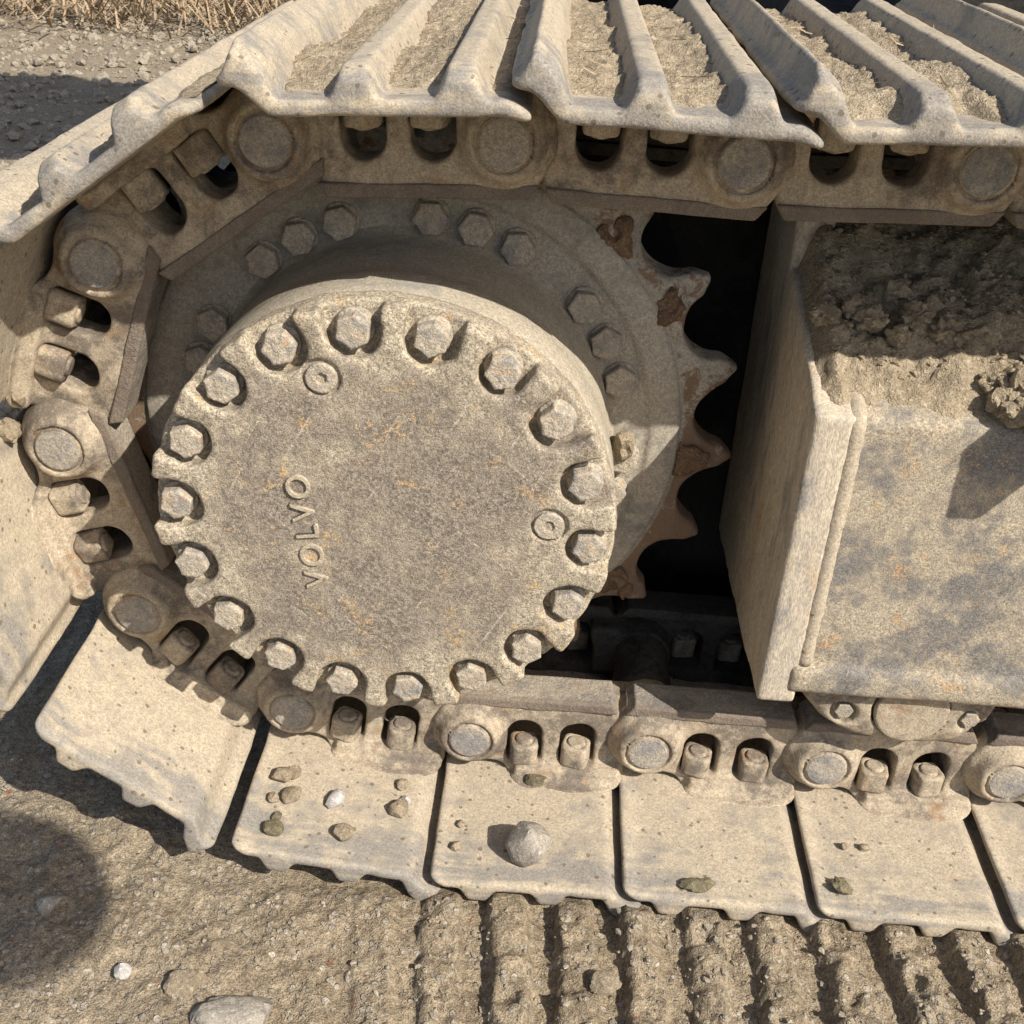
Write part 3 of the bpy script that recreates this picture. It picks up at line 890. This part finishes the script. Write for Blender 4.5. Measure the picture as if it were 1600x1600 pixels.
LEFTP = [
    ((-0.121, -0.045), (0.011, 0.010, 0.007), M_CLOD, 'clod', 'rounded clod at the upper left of the pebbled shoe'),
    ((-0.108, -0.039), (0.007, 0.007, 0.006), M_CLOD, 'pebble', 'small pebble touching the rounded clod on the pebbled shoe'),
    ((-0.121, -0.077), (0.006, 0.006, 0.005), M_CLOD, 'pebble', 'left of the two pebbles in the middle of the pebbled shoe'),
    ((-0.105, -0.071), (0.010, 0.009, 0.007), M_CLOD, 'pebble', 'broad tan pebble in the left half of the pebbled shoe'),
    ((-0.110, -0.118), (0.011, 0.010, 0.006), M_GREEN, 'clod', 'crumbly olive clod near the front left of the pebbled shoe'),
    ((-0.113, -0.100), (0.005, 0.005, 0.004), M_GREEN, 'pebble', 'tiny olive pebble behind the front left clod of the pebbled shoe'),
    ((-0.059, -0.068), (0.010, 0.010, 0.007), M_WHITE, 'stone', 'whitish angular stone in the middle of the pebbled shoe'),
    ((0.004, -0.031), (0.007, 0.006, 0.005), M_CLOD, 'pebble', 'small pebble at the upper right of the pebbled shoe'),
    ((0.005, -0.067), (0.011, 0.010, 0.008), M_CLOD, 'stone', 'brownish stone at the right of the pebbled shoe'),
    ((0.011, -0.050), (0.005, 0.004, 0.004), M_WHITE, 'pebble', 'tiny white pebble right of the brownish stone on the pebbled shoe'),
    ((-0.044, -0.111), (0.010, 0.010, 0.007), M_CLOD, 'stone', 'brown stone near the front centre of the pebbled shoe'),
]
for (x, y), sz, mt, cat, lab in LEFTP:
    zz = -0.2924 - 0.0488 * math.cos(R(-6.6)) + math.tan(R(-6.6)) * (x + 0.1172 + 0.0488 * math.sin(R(6.6)))
    stone(cat, lab, cat, (x, y, zz), sz, mt, GS, NS[0] * 0.7, 0.25)
stone('clod', 'tan clod wedged above the pale round pin at the far left', 'clod', (-0.356, 0.012, 0.046), (0.011, 0.012, 0.011), M_CLOD, None, 0.3, 0.3, 2.2)
stone('clod', 'brown clod stuck left of the pale round pin at the far left', 'clod', (-0.370, 0.012, 0.006), (0.011, 0.011, 0.011), M_CLOD, None, 0.9, 0.3, 2.2)
stone('clod', 'sunlit pale clod stuck to the sprocket right of the drive drum', 'clod', (0.205, 0.092, -0.012), (0.011, 0.012, 0.018), M_MUD, None, 0.3, 0.3, 2.0)
stone('rock', 'large half-buried grey rock at the bottom edge left of centre', 'rock', (-0.108, -0.292, ZG - 0.004), (0.034, 0.020, 0.016), M_STONE, None, 0.2, 0.2, 1.5, 0.45)
stone('rock', 'brown half-buried rock beside the large grey rock', 'rock', (-0.160, -0.262, ZG - 0.002), (0.017, 0.014, 0.010), M_CLOD, None, 0.5, 0.25, 1.8, 0.4)
stone('pebble', 'bright white pebble on the ground at the lower left', 'pebble', (-0.2213, -0.255, ZG), (0.0075, 0.008, 0.006), M_WHITE, None, 0.2)
stone('stone', 'flat tan stone in the ridged soil at the bottom centre', 'stone', (0.215, -0.236, ZG + 0.010), (0.013, 0.010, 0.007), M_CLOD, None, 0.4)
stone('stone', 'bluish stone lying in the round shadow at the lower left', 'stone', (-0.315, -0.190, ZG), (0.012, 0.010, 0.007), M_STONE, None, 0.4)

# loose clods on the frame dirt
rg = random.Random(77)
GF = 'clods on the track frame dirt'
spots = [(0.405, 0.045, 0.013), (0.425, 0.03, 0.010), (0.443, 0.045, 0.015), (0.462, 0.035, 0.014), (0.365, 0.05, 0.012),
         (0.388, 0.06, 0.010), (0.508, 0.018, 0.016), (0.498, -0.008, 0.013), (0.490, 0.030, 0.014), (0.540, 0.01, 0.024),
         (0.512, -0.036, 0.013), (0.524, -0.022, 0.019), (0.508, 0.10, 0.018), (0.545, 0.12, 0.022), (0.47, 0.10, 0.011), (0.43, 0.085, 0.012),
         (0.494, 0.012, 0.012), (0.515, -0.004, 0.016), (0.502, -0.026, 0.011), (0.532, -0.038, 0.016)]
words = ['pale clod in the shade line left of centre on the frame dirt', 'small rounded clod just inside the shade line on the frame dirt',
         'twin-lobed clod in the middle of the frame dirt shade line', 'flat grey clod right of the middle of the frame dirt',
         'dark clod at the left end of the frame dirt', 'small brown clod behind the left end of the frame dirt',
         'knobbly clod at the top of the right-hand dirt bank', 'crumbly clod halfway down the right-hand dirt bank',
         'clod at the left shoulder of the right-hand dirt bank', 'big clod cut by the right edge, in the dirt bank',
         'lowest clod hanging from the right-hand dirt bank', 'sunlit clod at the right edge low on the dirt bank',
         'brown round clod in deep shade near the right edge', 'highest clod in deep shade at the right edge',
         'small grey clod in deep shade on the frame dirt', 'small clod in deep shade left of centre on the frame dirt',
         'small clod at the left edge of the right-hand dirt bank', 'sunlit clod in the middle of the right-hand dirt bank',
         'small clod low on the left side of the right-hand dirt bank', 'pale clod at the right edge just above the frame side']
for (x, y, s), lab in zip(spots, words):
    zr = float(roof(np.array([y]))[0]) + (0.02 if y > 0.02 else 0.008)
    stone('clod', lab, 'clod', (x, y, zr), (s * rg.uniform(0.85, 1.15), s * rg.uniform(0.8, 1.0), s * rg.uniform(0.7, 0.9)), M_CLOD if y > 0.03 else M_MUD, GF, rg.uniform(0, 3), 0.42, 2.6, 0.35, 2)

def scatter(name, n, fn, mat, seed, label):
    base = [rock_mesh('tmp', seed + k, 1, rg.uniform(0.7, 1), rg.uniform(0.45, 0.75), 0.5, 1, 2.3) for k in range(6)]
    data = []
    for b in base:
        co = np.array([v.co[:] for v in b.vertices]); fc_ = np.array([p.vertices[:] for p in b.polygons])
        data.append((co, fc_)); bpy.data.meshes.remove(b)
    R_ = random.Random(seed)
    Vs = []; Fs = []; off = 0
    for k in range(n):
        x, y, z, s = fn(R_)
        if s is None: continue
        co, fc_ = data[R_.randrange(6)]
        a = R_.uniform(0, 6.28); c, s_ = math.cos(a), math.sin(a)
        rot = np.array([[c, -s_, 0], [s_, c, 0], [0, 0, 1]])
        Vs.append((co * s) @ rot.T + np.array([x, y, z + 0.08 * s])); Fs.append(fc_ + off); off += len(co)
    o = link_obj(name, make_mesh(name, np.concatenate(Vs), np.concatenate(Fs), False), mat)
    tag(o, label, 'gravel', None, 'stuff')
    return o

def near_stone(R_):
    x = R_.uniform(-0.6, 0.75); y = R_.uniform(-0.42, 0.05)
    if x > -0.22 and y > -0.15: return 0, 0, 0, None
    s = 0.0011 + 0.0042 * R_.random() ** 4.0
    return x, y, gz(x, y), s
scatter('gravel', 7500, near_stone, M_GRAVEL, 300, 'fine loose grit and crumbs on the bare ground in front of the track')
def far_stone(R_):
    y = R_.uniform(0.8, 6.0); x = -0.2 - R_.uniform(0, 1.0) * (0.6 + 0.5 * y)
    s = 0.006 + 0.028 * R_.random() ** 3
    return x, y, gz(x, y), s
scatter('gravel', 9000, far_stone, M_GRAVEL, 320, 'loose gravel on the open ground behind the track')
def heap_stone(R_):
    x = R_.uniform(FX + 0.01, 0.66); y = R_.uniform(0.0, 0.2)
    s = 0.0016 + 0.0045 * R_.random() ** 2.5
    i = int((x - us[0]) / 0.0036); j = int((y - ys[0]) / 0.0036)
    if act[i, j] < 0.5: return 0, 0, 0, None
    return x, y, Zm[i, j], s
scatter('dirt_crumbs', 2600, heap_stone, M_MUD, 340, 'loose crumbs of soil strewn over the dirt heap on the frame')

# ------------------------------------------------------------------ bottom roller
rol = link_obj('track_roller', None, None, None, (0.497, 0, -0.262))
tag(rol, 'bottom roller with round end cap hanging under the track frame', 'roller')
def cap_f(p):
    x, y, z = p
    poly = sd_poly(x, z, [(-0.108, 0.085), (-0.101, 0.060), (-0.077, 0.035), (-0.042, 0.017), (-0.005, 0.008), (0.030, 0.008), (0.062, 0.018), (0.088, 0.042), (0.100, 0.075), (0.100, 0.085)])
    yfront = -0.028 + 0.30 * np.clip(0.032 - z, 0, 0.05) + 0.012 * sstep(-0.05, -0.10, x) + 0.010 * sstep(0.05, 0.10, x)
    d = smax(poly, np.maximum(yfront - y, y - 0.022), 0.008)
    q = np.hypot(x - 0.008, z - 0.054)
    disc = smax(q - 0.0365, sd_rng(y, -0.0310, 0.0), 0.003)
    d = smin(d, disc, 0.003)
    d = smax(d, -np.maximum(np.abs(q - 0.0370) - 0.0009, y - 0.01), 0.001)
    for bx, bz in ((-0.056, 0.046), (0.068, 0.046)):
        d = smax(d, -np.maximum(np.hypot(x - bx, z - bz) - 0.0125, y + 0.0185), 0.005)
    return d + 0.0006 * fbm(x * 40, y * 40, z * 40, 141, 3)
link_obj('end_cap', surfnet('end_cap', cap_f, (-0.110, -0.036, 0.004), (0.102, 0.025, 0.088), 0.002), M_LINK, rol)
for bx, bz in ((-0.056, 0.047), (0.068, 0.047)):
    link_obj('bolt', ME_BOLT, M_BOLT, rol, (bx, -0.0180, bz), (0, 0.4, 0), (0.58, 0.60, 0.58))
link_obj('roller_shell', lathe('roller_shell', [(0.0, 0.024), (0.05, 0.024), (0.055, 0.028), (0.055, 0.068), (0.068, 0.072), (0.070, 0.086), (0.055, 0.09), (0.055, CW - 0.09),
                                             (0.070, CW - 0.086), (0.068, CW - 0.072), (0.055, CW - 0.068), (0.055, CW - 0.03), (0, CW - 0.03)], 64), M_PIN, rol, (0, 0, 0.055))

# ------------------------------------------------------------------ machine above and behind
ex = link_obj('excavator_body', None, None, None, (1.2, 1.4, ZG))
tag(ex, 'dark underside and far running gear of the excavator behind the track', 'excavator')
def part(name, lo, hi, bev=0.03):
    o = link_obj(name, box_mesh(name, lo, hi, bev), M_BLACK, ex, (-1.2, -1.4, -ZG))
    return o
part('slew_platform', (0.50, 0.60, 0.78), (3.6, 2.7, 1.05))
part('counterweight', (-0.35, 1.30, 1.052), (0.95, 1.95, 2.1), 0.12)
part('engine_house', (0.96, 0.95, 1.052), (3.4, 2.55, 1.8), 0.06)
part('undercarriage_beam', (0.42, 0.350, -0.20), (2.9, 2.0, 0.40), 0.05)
part('slew_ring', (0.9, 0.8, 0.402), (2.3, 2.2, 0.779), 0.05)
part('far_track', (-0.30, 2.03, -0.383), (3.6, 2.48, 0.40), 0.16)

# ------------------------------------------------------------------ dry straw at the far edge of the open ground
R_ = random.Random(9)
V = []; F = []
for k in range(9000):
    y = R_.uniform(4.6, 8.5); x = -0.1 - R_.random() * (0.9 + 0.5 * y)
    if y < 5.0 and R_.random() < 0.6: continue
    L = R_.uniform(0.10, 0.45); w = R_.uniform(0.003, 0.007)
    az = R_.uniform(0, 6.28)
    tilt = R_.uniform(0.05, 1.5) if y > 5.6 else R_.uniform(0.7, 1.53)
    dx, dy, dz = math.cos(az) * math.sin(tilt) * L, math.sin(az) * math.sin(tilt) * L, math.cos(tilt) * L
    px, py = -math.sin(az) * w, math.cos(az) * w
    z = ZG + R_.uniform(0.0, 0.06)
    n = len(V)
    V += [(x - px, y - py, z), (x + px, y + py, z), (x + dx * .6 + px * .7, y + dy * .6 + py * .7, z + dz * .7), (x + dx * .6 - px * .7, y + dy * .6 - py * .7, z + dz * .7),
          (x + dx + px * .2, y + dy, z + dz * 0.85), (x + dx - px * .2, y + dy, z + dz * 0.85)]
    F += [(n, n + 1, n + 2, n + 3), (n + 3, n + 2, n + 4, n + 5)]
st = link_obj('dry_grass', make_mesh('dry_grass', V, F, False), M_STRAW)
tag(st, 'matted dry straw-coloured grass along the far edge of the ground', 'grass', None, 'stuff')

# ------------------------------------------------------------------ added shadow caster outside the frame: its round head throws the shadow at the lower left
HD = Vector((-0.362, -0.178, ZG)) + Vector((0.82, -0.73, 1.0)) * 1.7
caster = link_obj('shadow_caster', None, None, None, (-1.15, -1.62, ZG))
tag(caster, 'made-up round head on a long arm, added out of view to cast the lower-left shadow', 'caster')
M_CASTER = dusty('dark_caster_enamel', dust=(0.16, 0.15, 0.13), steel=(0.06, 0.06, 0.06), rust=(0.16, 0.10, 0.06), steel_at=0.5, rust_at=0.66, big=9)
off = (1.15, 1.62, -ZG)
def caster_head_f(p):
    x, y, z = p
    d = (np.sqrt((x / 0.088) ** 2 + (y / 0.088) ** 2 + (z / 0.078) ** 2) - 1) * 0.08
    d = smax(d, -0.050 - z, 0.006)
    return smax(d, -(np.sqrt((x / 0.078) ** 2 + (y / 0.078) ** 2 + ((z + 0.055) / 0.05) ** 2) - 1) * 0.05, 0.004)
link_obj('caster_head', surfnet('caster_head', caster_head_f, (-0.092, -0.092, -0.055), (0.092, 0.092, 0.082), 0.005), M_CASTER, caster, Vector(off) + HD)
link_obj('arm', tube('arm', [(-1.15, -1.62, 1.30), (-0.6, -1.60, 1.42), (0.3, -1.50, 1.46), (HD.x - 0.10, HD.y - 0.008, HD.z + 0.09), (HD.x, HD.y, HD.z + 0.07)], 0.018, 12), M_CASTER, caster, off)
link_obj('pole', tube('pole', [(-1.15, -1.62, ZG + 0.02), (-1.15, -1.62, 0.5), (-1.15, -1.62, 1.33)], 0.03, 14), M_CASTER, caster, off)
link_obj('base', box_mesh('base', (-1.40, -1.87, ZG - 0.02), (-0.90, -1.37, ZG + 0.05), 0.01), M_CASTER, caster, off)
